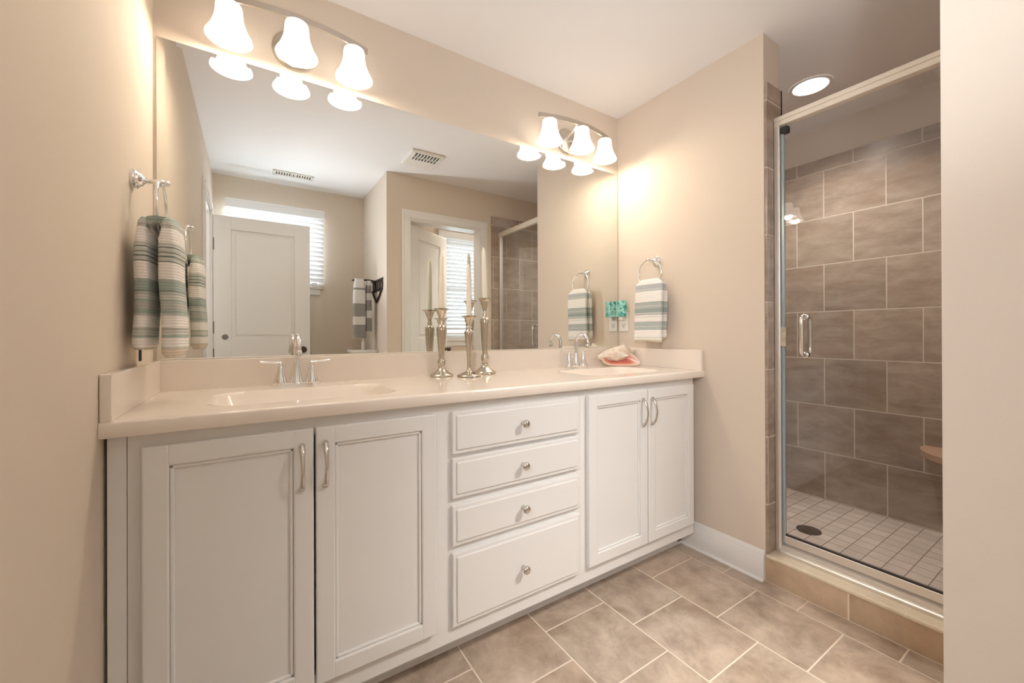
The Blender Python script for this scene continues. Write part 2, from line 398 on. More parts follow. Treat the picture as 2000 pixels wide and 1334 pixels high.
def casing(name, horiz, a0, a1, z, wall, out, label, wd=0.078):
    """Door casing on the wall plane: stepped flat boards round the opening."""
    b = MB()
    for lo, hi, t in ((0, wd, 0.011), (0.012, wd - 0.02, 0.017)):
        for (p, q, r, s_) in ((a0 - hi, a0 - lo, 0, z + lo), (a1 + lo, a1 + hi, 0, z + lo), (a0 - hi, a1 + hi, z + lo, z + hi)):
            d0, d1 = sorted((wall, wall + out * t))
            if horiz: b.box(p, q, d0, d1, r, s_, 0.002, 1)
            else: b.box(d0, d1, p, q, r, s_, 0.002, 1)
    return b
b = casing('t', True, 1.398, 2.06, 2.0746, YF, 1, '')
b.box(1.388, 1.399, YF - 0.12, YF + 0.001, 0, 2.0746).box(2.059, 2.07, YF - 0.12, YF + 0.001, 0, 2.0746).box(1.388, 2.07, YF - 0.12, YF + 0.001, 2.0646, 2.0756)
struct(b.build('trim_1', M_TRIM), 'cream casing round the closet doorway opposite the mirror', 'door casing')
b = casing('t', False, D0, D1, DZ, 0.0, 1, '')
b.box(-0.12, 0.001, D0 - 0.001, D0 + 0.012, 0, DZ).box(-0.12, 0.001, D1 - 0.012, D1 + 0.001, 0, DZ).box(-0.12, 0.001, D0, D1, DZ - 0.012, DZ + 0.001)
struct(b.build('trim_2', M_TRIM), 'white casing of the doorway in the left wall', 'door casing')

def panel_door(nm, w, h, t, label, two=True):
    """Moulded two-panel door standing in the x-z plane, hinge edge at x=0, face towards +y at y=0."""
    b = MB()
    st, tr, mr, br_ = 0.115, 0.105, 0.16, 0.24
    zs = [(br_, 0.86), (0.86 + mr + 0.04, h - tr)]
    core = 0.012
    b.box(0, w, -t + core, -core, 0, h)
    for f0, f1 in ((-core - 0.0001, 0.0), (-t, -t + core + 0.0001)):
        b.box(0, st, f0, f1, 0, h, 0.0015, 1).box(w - st, w, f0, f1, 0, h, 0.0015, 1)
        b.box(st, w - st, f0, f1, 0, zs[0][0], 0.0015, 1).box(st, w - st, f0, f1, zs[0][1], zs[1][0], 0.0015, 1).box(st, w - st, f0, f1, zs[1][1], h, 0.0015, 1)
    for z0, z1 in zs:      # raised fields
        b.box(st + 0.03, w - st - 0.03, -t + 0.005, -0.005, z0 + 0.03, z1 - 0.03, 0.004, 2)
    return b
def place_door(nm, b, loc, ang, label, hinge_z):
    root = thing(nm, label, 'door', loc); root['kind'] = 'structure'
    o = b.build('door_leaf', M_TRIM); o.parent = root
    root.rotation_euler = (0, 0, ang)
    return root
d1 = place_door('door_1', panel_door('d', 0.675, 2.03, 0.035, ''), (0.019, -2.14, 0.012), 0.0, 'white panelled door standing open behind the camera, seen reflected', None)
for hz in (1.80, 1.15, 0.94):
    o = MB().box(-0.022, 0.004, 0.0, 0.004, hz - 0.045, hz + 0.045).lathe([(0.006, hz - 0.047), (0.006, hz + 0.047)], (0.0, 0.005, 0), 'Z', 10).build('hinge', M_GRAYMETAL); o.parent = d1
o = MB().lathe([(0.021, 0.0), (0.021, 0.004), (0.017, 0.007)], (0.076, 0.0, 1.076), 'Y', 20).build('round_plate', M_GRAYMETAL); o.parent = d1  # plain dark gray disc near the hinge edge of the door
o = MB().lathe([(0.028, 0), (0.028, 0.005), (0.010, 0.010), (0.010, 0.035), (0.022, 0.042), (0.026, 0.055), (0.018, 0.066), (0.004, 0.069)], (0.620, 0.0, 0.965), 'Y', 20).build('door_knob', M_BRONZE, None, 40); o.parent = d1
d2 = place_door('door_2', panel_door('d', 0.575, 2.03, 0.035, ''), (1.405, YF - 0.03, 0.012), -math.radians(34.0), 'white panelled closet door standing ajar, seen reflected', None)
o = MB().lathe([(0.028, 0), (0.028, 0.005), (0.010, 0.010), (0.010, 0.035), (0.022, 0.042), (0.026, 0.055), (0.018, 0.066), (0.004, 0.069)], (0.52, 0.0, 0.95), 'Y', 20).build('door_knob', M_BRONZE, None, 40); o.parent = d2

# windows with blinds
def window(nm, q, label, rail):
    x0, x1, z0, z1 = q
    r = thing(nm, label, 'window', ((x0 + x1) / 2, YR - 0.08, z0)); r['kind'] = 'structure'
    b = MB(); f = 0.045; y0, y1 = YR - 0.115, YR - 0.075
    b.box(x0, x0 + f, y0, y1, z0, z1).box(x1 - f, x1, y0, y1, z0, z1).box(x0, x1, y0, y1, z0, z0 + f).box(x0, x1, y0, y1, z1 - f, z1)
    if rail: b.box(x0, x1, y0, y1, (z0 + z1) / 2 - 0.02, (z0 + z1) / 2 + 0.02)
    b.build('window_frame', M_TRIM, r)
    MB().box(x0 + f - 0.005, x1 - f + 0.005, YR - 0.098, YR - 0.094, z0 + f - 0.005, z1 - f + 0.005).build('window_pane', M_WINGLASS, r)
    b = MB().box(x0 - 0.03, x1 + 0.03, YR, YR + 0.028, z0 - 0.022, z0, 0.003, 1).box(x0 - 0.015, x1 + 0.015, YR, YR + 0.012, z0 - 0.075, z0 - 0.022, 0.002, 1)
    b.build('window_sill', M_TRIM, r)
    return r
window('window_1', w1, 'small window behind the open door, seen reflected', False)
window('window_2', w2, 'tall window in the small room beyond the ajar door, seen reflected', True)
def blind(x0, x1, ztop, zbot, label, tilt, yc, lift=0.0):
    r = thing('window_blind', label, 'blind', ((x0 + x1) / 2, yc, zbot), 'white slatted window blinds')
    b = MB().box(x0, x1, yc - 0.008, yc + 0.030, ztop - 0.075, ztop, 0.004, 2).box(x0, x1, yc + 0.012, yc + 0.034, ztop - 0.016, ztop, 0.003, 1)
    b.build('valance', M_BLIND, r)
    b = MB(); z = ztop - 0.095; n = 0
    while z > zbot + 0.045:
        dy, dz = 0.023 * math.cos(tilt), 0.023 * math.sin(tilt)
        p = [(yc - dy, z - dz - 0.0013), (yc - dy, z - dz + 0.0013), (yc + dy, z + dz + 0.0013), (yc + dy, z + dz - 0.0013)]
        b.prism(p, 'X', x0 + 0.008, x1 - 0.008); z -= 0.042; n += 1
    b.build('slats', M_BLIND, r)
    MB().box(x0 + 0.008, x1 - 0.008, yc - 0.024, yc + 0.024, zbot, zbot + 0.02, 0.004, 2).build('bottom_rail', M_BLIND, r)
    for fx in (0.15, 0.85): MB().tube([(x0 + (x1 - x0) * fx, yc + 0.026, zbot + 0.01), (x0 + (x1 - x0) * fx, yc + 0.026, ztop - 0.05)], 0.0015, 6).build('ladder_cord', M_BLIND, r)
    
blind(0.085, 0.838, 2.24, 1.548, 'white blind on the small window behind the open door', math.radians(62), YR + 0.029)
blind(1.958, 2.64, 2.226, 1.10, 'white half-open blind on the tall window beyond the ajar door', math.radians(30), YR + 0.029)

# ------------------------------------------------------------------ vanity cabinet
FY, DY = -0.535, -0.555
cab = thing('vanity_cabinet', 'long white painted double-sink vanity cabinet with four doors and four drawers', 'cabinet', (1.08, -0.27, 0))
b = MB()
b.box(0.0067, 0.0245, FY + 0.02, -0.002, 0.10, 0.88).box(2.122, 2.14, FY + 0.02, -0.002, 0.10, 0.88)
b.box(0.0245, 2.122, -0.02, -0.002, 0.10, 0.88).box(0.0245, 2.122, FY + 0.02, -0.02, 0.10, 0.118)
b.build('carcass', M_CAB, cab)
b = MB()
for x0, x1 in ((0.0398, 0.085), (0.74, 0.84), (1.345, 1.43), (2.10, 2.14)): b.box(x0, x1, FY, FY + 0.02, 0.097, 0.8805)
for x0, x1 in ((0.085, 0.74), (0.84, 1.345), (1.43, 2.10)):
    for z0, z1 in ((0.097, 0.175), (0.83, 0.8805)): b.box(x0, x1, FY, FY + 0.02, z0, z1)
for z0 in (0.377, 0.531, 0.685): b.box(0.84, 1.345, FY, FY + 0.02, z0, z0 + 0.045)
b.build('face_frame', M_CAB, cab)
MB().box(0.0067, 0.0383, FY + 0.001, FY + 0.02, 0.097, 0.8805).build('filler_strip', M_CAB, cab)
MB().box(0.0067, 2.14, -0.444, -0.426, 0.0, 0.10).box(0.0067, 2.176, -0.4455, -0.444, 0.0, 0.012).build('toe_kick', M_CAB, cab)

def cab_door(x0, x1, z0, z1):
    st = 0.048
    b = MB(); t = 0.019
    # frame with an eased outer edge, a recessed bead and a flat panel
    b.box(x0, x0 + st, DY, FY, z0, z1, 0.004, 2).box(x1 - st, x1, DY, FY, z0, z1, 0.004, 2)
    b.box(x0 + st - 0.004, x1 - st + 0.004, DY, FY, z0, z0 + st, 0.004, 2).box(x0 + st - 0.004, x1 - st + 0.004, DY, FY, z1 - st, z1, 0.004, 2)
    b.box(x0 + st - 0.002, x1 - st + 0.002, DY + 0.0105, FY, z0 + st - 0.002, z1 - st + 0.002)
    bw = 0.009
    for a, c, d, e in ((x0 + st, x0 + st + bw, z0 + st, z1 - st), (x1 - st - bw, x1 - st, z0 + st, z1 - st), (x0 + st, x1 - st, z0 + st, z0 + st + bw), (x0 + st, x1 - st, z1 - st - bw, z1 - st)):
        b.box(a, c, DY + 0.005, DY + 0.012, d, e, 0.003, 2)
    return b.build('door', M_CAB, cab)
def bar_handle(door, x, z0, z1):
    L = z1 - z0; zc = (z0 + z1) / 2; n = 18
    pts, rad = [], []
    for i in range(n + 1):
        t = i / n
        pts.append((x, DY - 0.006 - 0.024 * math.sin(PI * t) ** 0.6, z0 + L * t))
        rad.append(0.0040 + 0.0020 * abs(math.cos(PI * t)) ** 3)
    b = MB().tube(pts, rad, 10, flat=(1.15, 0.9))
    for z in (z0, z1): b.lathe([(0.0078, DY + 0.0005), (0.0085, DY - 0.003), (0.0066, DY - 0.009)], (x, 0, z), 'Y', 14, sy=1.0)
    b.build('handle', M_NICKEL, door, 60)
for x0, x1, hx in ((0.0654, 0.4116, 0.3827), (0.4165, 0.761, 0.4393), (1.4104, 1.770, 1.734), (1.7755, 2.1185, 1.797)):
    dr = cab_door(x0, x1, 0.157, 0.851); bar_handle(dr, hx, 0.695, 0.808)
for z0, z1, kz in ((0.7105, 0.850, 0.783), (0.5665, 0.698, 0.634), (0.4125, 0.5435, 0.481), (0.150, 0.3895, 0.2665)):
    b = MB().box(0.8172, 1.3645, DY + 0.0045, FY, z0, z1, 0.003, 2).box(0.8302, 1.3515, DY, DY + 0.007, z0 + 0.013, z1 - 0.013, 0.004, 2)
    d = b.build('drawer', M_CAB, cab)
    MB().lathe([(0.0085, DY + 0.001), (0.0085, DY - 0.002), (0.0055, DY - 0.006), (0.005, DY - 0.013), (0.011, DY - 0.018), (0.0145, DY - 0.023), (0.014, DY - 0.028), (0.010, DY - 0.032), (0.004, DY - 0.0335)], (1.0875, 0, kz), 'Y', 24).build('knob', M_NICKEL, d, 50)

# ------------------------------------------------------------------ vanity top with moulded basins
vt = thing('vanity_countertop', 'cream cultured-marble vanity top with two moulded rectangular basins', 'countertop', (1.095, -0.28, 0.881))
TX0, TX1, TY0, TY1, TZ0, TZ1 = 0.0005, 2.1895, -0.568, -0.001, 0.881, 0.916
SINKS = (0.425, 1.776)
def basin(x, y):
    z = 0.0
    for cx in SINKS:
        dx, dy = abs(x - cx) - (0.245 - 0.075), abs(y + 0.315) - (0.150 - 0.075)
        d = math.hypot(max(dx, 0), max(dy, 0)) + min(max(dx, dy), 0) - 0.075
        t = min(max(-d / 0.085, 0), 1); s = t * t * (3 - 2 * t) if t > 0 else 0
        s = 0.55 * s + 0.45 * (1 - (1 - t) ** 3) if t > 0 else 0
        z -= 0.105 * s + (0.006 * min(max((-d - 0.05) / 0.05, 0), 1))
    return z
NX, NY = 274, 94
b = MB(); V = {}
ed = 0.006
for i in range(NX + 1):
    for j in range(NY + 1):
        x = TX0 + (TX1 - TX0) * i / NX; y = TY0 + (TY1 - TY0) * j / NY
        z = TZ1 + basin(x, y)
        if j == 0: z -= ed; 
        V[i, j] = b.bm.verts.new((x, y, z))
    # rounded nose: pull the second row to the rounding
for i in range(NX + 1):
    V[i, 1].co.y = TY0 + ed; V[i, 1].co.z = TZ1
    x = V[i, 0].co.x
    V[i, 'm'] = b.bm.verts.new((x, TY0 + ed * 0.29, TZ1 - ed * 0.29))
    V[i, 'f'] = b.bm.verts.new((x, TY0, TZ0 + 0.003)); V[i, 'g'] = b.bm.verts.new((x, TY0 + 0.003, TZ0)); V[i, 'u'] = b.bm.verts.new((x, TY0 + 0.033, TZ0))
for i in range(NX):
    for j in range(1, NY):
        b.bm.faces.new((V[i, j], V[i + 1, j], V[i + 1, j + 1], V[i, j + 1]))
    for p, q in ((1, 'm'), ('m', 0), (0, 'f'), ('f', 'g'), ('g', 'u')):
        b.bm.faces.new((V[i, p], V[i, q], V[i + 1, q], V[i + 1, p]))
# underside skirts close the slab at both ends and the back
for i in (0, NX): b.bm.faces.new([V[i, k] for k in (1, 'm', 0, 'f', 'g', 'u')] )
b.build('deck', M_TOP, vt, 50)
MB().box(TX0, TX1, -0.019, -0.001, TZ1 - 0.002, 1.0185, 0.003, 2).build('backsplash', M_TOP, vt)
MB().box(TX0, 0.0205, TY0 + 0.004, -0.019, TZ1 - 0.001, 1.0185, 0.003, 2).build('side_splash', M_TOP, vt)
MB().box(TX1 - 0.020, TX1, TY0 + 0.004, -0.019, TZ1 - 0.001, 1.0185, 0.003, 2).build('side_splash', M_TOP, vt)
for cx in SINKS:
    MB().lathe([(0.022, 0.806), (0.0225, 0.8085), (0.019, 0.8095), (0.016, 0.807), (0.014, 0.810), (0.003, 0.812)], (cx, -0.315, 0), 'Z', 24).build('sink_drain', M_CHROME, vt, 40)

# ------------------------------------------------------------------ mirror
mr = thing('wall_mirror', 'wide frameless mirror above the vanity', 'mirror', (1.09, 0, 1.0195))
MX0, MX1, MZ0, MZ1, BV = 0.0094, 2.180, 1.0195, 2.0875, 0.0215
def rect(x0, x1, z0, z1, y): return [(x0, y, z0), (x1, y, z0), (x1, y, z1), (x0, y, z1)]
b = MB()
b.loft([rect(MX0, MX1, MZ0, MZ1, -0.0008), rect(MX0, MX1, MZ0, MZ1, -0.0035)], True, True, False)
b.build('mirror_edge', mat('mirror_edge_glass', (0.25, 0.27, 0.24), 0.2), mr)
bmx = MB(); 
o_ = [bmx.bm.verts.new(p) for p in rect(MX0, MX1, MZ0, MZ1, -0.0035)]
i_ = [bmx.bm.verts.new(p) for p in rect(MX0 + BV, MX1 - BV, MZ0 + 0.004, MZ1 - 0.0165, -0.0050)]
for k in range(4): bmx.bm.faces.new((o_[k], o_[(k + 1) % 4], i_[(k + 1) % 4], i_[k]))
bmx.build('bevel', M_MIRROR, mr)
fl = MB(); fl.bm.faces.new([fl.bm.verts.new(p) for p in rect(MX0 + BV, MX1 - BV, MZ0 + 0.004, MZ1 - 0.0165, -0.0050)])
fl.build('mirror_glass', M_MIRROR, mr)

# ------------------------------------------------------------------ vanity lights
SHADE = [(0.020, 2.2165), (0.030, 2.2155), (0.0365, 2.211), (0.0385, 2.203), (0.0392, 2.190), (0.0410, 2.172), (0.0450, 2.154), (0.0510, 2.136), (0.0580, 2.120), (0.0640, 2.110), (0.0672, 2.1035), (0.0680, 2.0985)]
def vanity_light(cx, label):
    r = thing('vanity_light', label, 'wall light', (cx, 0, 2.2), 'three-shade chrome bath lights over the mirror')
    yb = lambda x: -0.125 + 0.045 * ((x - cx) / 0.255) ** 2
    MB().lathe([(0.073, -0.0005), (0.073, -0.006), (0.068, -0.012), (0.055, -0.018), (0.040, -0.0215), (0.012, -0.023)], (cx, 0, 2.187), 'Y', 40).build('backplate', M_BAR, r, 40)
    for s in (-1, 1):
        MB().tube([(cx + s * 0.022, -0.017, 2.192), (cx + s * 0.024, -0.06, 2.205), (cx + s * 0.026, -0.10, 2.222), (cx + s * 0.027, -0.119, 2.233)], 0.0055, 10).build('arm', M_CHROME, r, 60)
    n = 36; rings = []
    for i in range(n + 1):
        x = cx - 0.255 + 0.51 * i / n; y = yb(x)
        rings.append([(x, y - 0.0045, 2.226), (x, y + 0.0045, 2.226), (x, y + 0.0045, 2.2475), (x, y - 0.0045, 2.2475)])
    MB().loft(rings).build('bar', M_BAR, r, 40)
    for dx in (-0.2, 0.0, 0.2):
        x = cx + dx; y = yb(x)
        MB().lathe([(0.006, 2.228), (0.006, 2.221), (0.0215, 2.2205), (0.0225, 2.2155), (0.0225, 2.196), (0.015, 2.190), (0.015, 2.168)], (x, y, 0), 'Z', 24).build('socket', M_CHROME, r, 40)
        inner = [(q[0] - 0.0032, q[1] - (0.003 if k < 3 else 0.0)) for k, q in enumerate(SHADE)]
        b = MB(); b.lathe(SHADE + list(reversed(inner)), (x, y, 0), 'Z', 40, False, False)
        sh = b.build('shade', M_SHADE, r, 60)
        MB().lathe([(0.012, 2.172), (0.013, 2.162), (0.020, 2.150), (0.0265, 2.136), (0.0275, 2.127), (0.022, 2.114), (0.012, 2.107), (0.003, 2.105)], (x, y, 0), 'Z', 20).build('bulb', M_BULB, sh, 60)
        d = bpy.data.lights.new('bulb_glow', 'POINT'); d.energy = 4.6; d.color = (1.0, 0.83, 0.63); d.shadow_soft_size = 0.034
        lo = bpy.data.objects.new('bulb_glow', d); COL.objects.link(lo); lo.parent = r
        lo.location = Vector((x, y, 2.110)) - r.location
    return r
vanity_light(0.410, 'chrome three-shade bath light over the left basin, cut by the picture top')
vanity_light(1.776, 'chrome three-shade bath light over the right basin beside the wall corner')

# ------------------------------------------------------------------ faucets
def faucet(cx, label):
    r = thing('faucet', label, 'faucet', (cx, -0.072, 0.9155), 'chrome centre-set basin faucets')
    y = -0.072; z = 0.9155
    b = MB()
    for zz0, zz1, g in ((z, z + 0.006, 0.0), (z + 0.006, z + 0.012, 0.003)):
        poly = []
        for k in range(40):
            a = 2 * PI * k / 40
            c_, s_ = math.cos(a), math.sin(a)
            poly.append((cx + math.copysign(abs(c_) ** 0.75, c_) * (0.081 - g), y + math.copysign(abs(s_) ** 0.9, s_) * (0.027 - g) * (1 + 0.12 * math.cos(2 * a))))
        b.prism(poly, 'Z', zz0, zz1)
    b.build('base_plate', M_CHROME, r, 50)
    n = 26; pts, rad = [], []
    for i in range(7):
        t = i / 6; pts.append((cx, y, z + 0.010 + 0.080 * t)); rad.append(0.0245 - 0.0145 * min(1, t * 1.15) ** 0.75)
    R = 0.046
    for i in range(1, n + 1):
        a = PI - (PI * 1.12) * i / n
        pts.append((cx, y - R - R * math.cos(a), z + 0.138 + 0.044 * math.sin(a) if i > 0 else 0)); rad.append(0.0095 - 0.001 * i / n)
    b = MB().tube(pts, rad, 16)
    e = Vector(pts[-1]); 
    b.lathe([(0.0105, e.z + 0.008), (0.0115, e.z), (0.0112, e.z - 0.012), (0.0075, e.z - 0.013)], (e.x, e.y, 0), 'Z', 16)
    b.lathe([(0.022, z + 0.011), (0.022, z + 0.016), (0.019, z + 0.018)], (cx, y, 0), 'Z', 20)
    b.build('spout', M_CHROME, r, 60)
    for s in (-1, 1):
        hx = cx + s * 0.0515
        b = MB().lathe([(0.0235, z + 0.011), (0.0225, z + 0.018), (0.0185, z + 0.030), (0.0145, z + 0.046), (0.0115, z + 0.060), (0.0115, z + 0.064), (0.0095, z + 0.070), (0.0075, z + 0.076), (0.009, z + 0.081), (0.006, z + 0.087), (0.001, z + 0.089)], (hx, y, 0), 'Z', 20)
        b.tube([(hx, y, z + 0.083), (hx + s * 0.020, y - 0.001, z + 0.0865), (hx + s * 0.042, y - 0.002, z + 0.0875), (hx + s * 0.062, y - 0.003, z + 0.090)], [0.0055, 0.0045, 0.0042, 0.0052], 10, flat=(1.2, 0.8))
        b.build('handle', M_CHROME, r, 60)
    MB().tube([(cx, y + 0.022, z + 0.010), (cx, y + 0.024, z + 0.055)], 0.0025, 8).sphere((cx, y + 0.024, z + 0.058), 0.005, u=10, v=8).build('lift_rod', M_CHROME, r, 60)
    return r
faucet(0.410, 'chrome two-handle faucet behind the left basin')
faucet(1.776, 'chrome two-handle faucet behind the right basin, near the conch shell')

# ------------------------------------------------------------------ towel rings and hand towels
def towel_ring(wx, s, cy, zc, label):
    """s is the direction away from the wall."""
    r = thing('towel_ring', label, 'towel ring', (wx, cy, zc), 'chrome towel rings on the end walls')
    def xx(d): return wx + s * d
    P = lambda l: [(q, xx(d)) for q, d in l]
    MB().lathe(P([(0.0275, 0.0), (0.0275, 0.003), (0.0245, 0.005), (0.0235, 0.009), (0.026, 0.011), (0.0215, 0.015), (0.0185, 0.017), (0.017, 0.021), (0.0115, 0.025), (0.008, 0.028)]), (0, cy, zc), 'X', 28).build('rosette', M_CHROME, r, 40)
    MB().lathe(P([(0.0085, 0.026), (0.0062, 0.034), (0.0058, 0.046), (0.0085, 0.052), (0.0105, 0.058), (0.0105, 0.064), (0.0075, 0.068), (0.0088, 0.072), (0.0075, 0.078), (0.002, 0.081)]), (0, cy, zc), 'X', 20).build('post', M_CHROME, r, 50)
    R = 0.0755
    MB().tube([(xx(0.061), cy + R * math.sin(2 * PI * k / 48), zc - R + 0.001 + R * math.cos(2 * PI * k / 48)) for k in range(48)], 0.0042, 10, True).build('ring', M_CHROME, r, 60)
    return r
RZ = 1.517
towel_ring(0.0, 1, -0.280, RZ + 0.008, 'chrome towel ring on the left wall beside the mirror')
towel_ring(W, -1, -0.285, RZ - 0.006, 'chrome towel ring on the right wall above the side splash')

WHT = (0.92, 0.90, 0.87); GRN = (0.50, 0.52, 0.48); DGR = (0.20, 0.25, 0.22); LGR = (0.62, 0.64, 0.60); CRM = (0.76, 0.68, 0.56); SAG = (0.38, 0.47, 0.43)
M_TOWEL_L = stripe_mat('striped_terry_warm', [(0.055, GRN), (0.065, WHT), (0.135, SAG), (0.15, LGR), (0.19, GRN), (0.205, WHT), (0.285, LGR), (0.30, SAG), (0.33, GRN), (0.385, SAG), (0.40, LGR), (0.43, GRN), (0.455, DGR), (0.462, SAG), (0.53, GRN), (0.54, WHT), (0.66, DGR), (0.667, LGR), (0.69, DGR), (0.70, LGR), (0.72, DGR), (0.73, LGR), (0.755, DGR), (0.765, LGR), (0.79, WHT), (0.90, GRN), (0.93, LGR), (0.95, SAG)], CRM, lo=1.046, hi=1.42)
BLU = (0.50, 0.53, 0.56); GRE = (0.46, 0.51, 0.50); DTE = (0.34, 0.41, 0.40)
M_TOWEL_R = stripe_mat('striped_terry_cool', [(0.055, WHT), (0.085, GRE), (0.093, WHT), (0.205, BLU), (0.225, GRE), (0.25, LGR), (0.262, GRE), (0.325, BLU), (0.335, WHT), (0.40, LGR), (0.41, WHT), (0.43, BLU), (0.45, LGR), (0.47, DTE), (0.53, GRE), (0.56, LGR), (0.575, GRE), (0.62, DTE), (0.63, WHT), (0.80, GRE), (0.81, LGR), (0.835, BLU), (0.90, WHT)], CRM, lo=1.050, hi=1.408)
def lobe(b, x, y, w, t, ztop, zbot, neck, seed, lean=(0, 0), ywave=0.003, spread=0.24):
    """One hanging half of a folded towel: closed, softly pleated slab; w along y, t along x."""
    rnd = random.Random(seed); n = 44; rows = 30; rings = []
    ph = [rnd.uniform(0, 6.28) for _ in range(4)]
    for j in range(rows + 1):
        u = j / rows; z = ztop + (zbot - ztop) * u
        g = min(1, u / spread); g = g * g * (3 - 2 * g)
        ww = w * (neck + (1 - neck) * g); tt = t * (0.62 + 0.38 * g)
        if u > 0.96: k = (u - 0.96) / 0.04; ww *= 1 - 0.03 * k * k; tt *= 1 - 0.35 * k * k
        if u < 0.03: k = 1 - u / 0.03; ww *= 1 - 0.2 * k; tt *= 1 - 0.4 * k
        ring = []
        for i in range(n):
            a = 2 * PI * i / n; c_, s_ = math.cos(a), math.sin(a)
            yy = math.copysign(abs(c_) ** 0.55, c_) * ww / 2
            xx = math.copysign(abs(s_) ** 0.6, s_) * tt / 2
            fold = math.sin(yy / w * 9 + ph[0]) * 0.0035 + math.sin(yy / w * 17 + ph[1] + u * 2) * 0.0018
            xx += fold * (0.5 + 0.7 * (1 - g) + 0.3 * u) + 0.0018 * math.sin(u * 9 + ph[2])
            yy += ywave * math.sin(u * 5 + ph[3])
            ring.append((x + lean[0] * u + xx, y + lean[1] * u + yy, z + 0.004 * math.sin(yy * 30 + ph[2]) * u))
        rings.append(ring)
    b.loft(rings)
def hand_towel(label, m, x, s, y, w, zt, zf, zr, tf, tr, seed, tagm=False):
    b = MB()
    lobe(b, x - s * (tr / 2 + 0.003), y + 0.004, w, tr, zt - 0.004, zr, 0.74, seed, (-s * 0.004, 0.0), spread=0.3 if s > 0 else 0.12)       # half against the wall
    lobe(b, x + s * (tf / 2 + 0.003), y, w, tf, zt, zf, 0.76, seed + 5, (s * 0.008, 0.0), spread=0.22 if s > 0 else 0.10)                 # half towards the room
    # the saddle that lies over the ring's lower arc
    pts = [(x + s * (tf / 2 + 0.003), zt - 0.034), (x + s * (tf / 2), zt - 0.014), (x, zt - 0.012), (x - s * (tr / 2), zt - 0.016), (x - s * (tr / 2 + 0.003), zt - 0.034)]
    rings = []
    for k in range(9):
        f = k / 8 * 2 - 1
        yy = y + f * w * 0.33
        rise = 0.020 * f * f
        rings.append([(px, yy, pz + rise * 0.6) for px, pz in pts] + [(x + (px - x) * 0.4, yy, pz - 0.012 + rise * 0.6) for px, pz in reversed(pts)])
    b.loft(rings)
    o = b.build('hand_towel', m, None, 80)
    tag(o, label, 'towel', 'striped hand towels on the towel rings')
    if tagm:
        t = MB().box(x - s * 0.034, x - s * 0.0315, y - 0.052, y - 0.030, zr - 0.030, zr + 0.008, 0.001, 1).build('care_tag', M_BLACK); t.parent = o
        t['label'] = 'small black tag'
    return o
hand_towel('green and white striped hand towel on the left wall ring', M_TOWEL_L, 0.061, 1, -0.305, 0.165, 1.415, 1.046, 1.064, 0.047, 0.036, 3, True)
hand_towel('pale gray and white striped hand towel on the right wall ring', M_TOWEL_R, W - 0.061, -1, -0.293, 0.178, 1.402, 1.058, 1.072, 0.032, 0.030, 21)

# ------------------------------------------------------------------ outlet and night light on the right wall
ol = thing('wall_outlet', 'cream duplex outlet on the right wall beside the mirror', 'outlet', (W, -0.047, 1.176))
b = MB().box(W - 0.006, W - 0.0002, -0.0835, -0.0105, 1.116, 1.236, 0.003, 2); b.build('cover_plate', M_PLASTIC, ol)
for z in (1.154, 1.199):
    s_ = MB().lathe([(0.0165, W - 0.0055), (0.0165, W - 0.0078), (0.015, W - 0.0085)], (0, -0.047, z), 'X', 24).build('socket', M_PLASTIC, ol, 40)
    MB().box(W - 0.0090, W - 0.0083, -0.0555, -0.0530, z - 0.002, z + 0.008).box(W - 0.0090, W - 0.0083, -0.0410, -0.0385, z - 0.002, z + 0.008).lathe([(0.0028, W - 0.0090), (0.0028, W - 0.0083)], (0, -0.047, z - 0.009), 'X', 10).build('slot', M_SLOT, s_)
m = bpy.data.materials.new('teal_wave_glass'); m.use_nodes = True
nt = m.node_tree; pb = nt.nodes['Principled BSDF']; pb.inputs['Roughness'].default_value = 0.12
tc = nt.nodes.new('ShaderNodeTexCoord'); wv = nt.nodes.new('ShaderNodeTexNoise'); wv.inputs['Scale'].default_value = 45; wv.inputs['Distortion'].default_value = 1.5
nt.links.new(tc.outputs['Object'], wv.inputs['Vector'])
cr = nt.nodes.new('ShaderNodeValToRGB'); cr.color_ramp.elements[0].position = 0.36; cr.color_ramp.elements[0].color = (0.03, 0.24, 0.22, 1); cr.color_ramp.elements[1].position = 0.62; cr.color_ramp.elements[1].color = (0.42, 0.72, 0.64, 1)
e = cr.color_ramp.elements.new(0.48); e.color = (0.22, 0.56, 0.49, 1)
nt.links.new(wv.outputs['Fac'], cr.inputs[0]); nt.links.new(cr.outputs[0], pb.inputs['Base Color'])
nl = thing('night_light', 'teal glass night light plugged into the outlet by the mirror', 'night light', (W - 0.03, -0.047, 1.199))
MB().box(W - 0.036, W - 0.0088, -0.063, -0.031, 1.186, 1.232, 0.005, 2).build('plug_body', M_PLASTIC, nl)
rings = []
for k in range(13):
    f = k / 12; yy = -0.0885 + 0.083 * f; bow = 0.016 * (1 - (2 * f - 1) ** 2)
    rings.append([(W - 0.030 - bow, yy, 1.206), (W - 0.026 - bow, yy, 1.206), (W - 0.026 - bow, yy, 1.302), (W - 0.030 - bow, yy, 1.302)])
MB().loft(rings).build('glass_shade', m, nl)

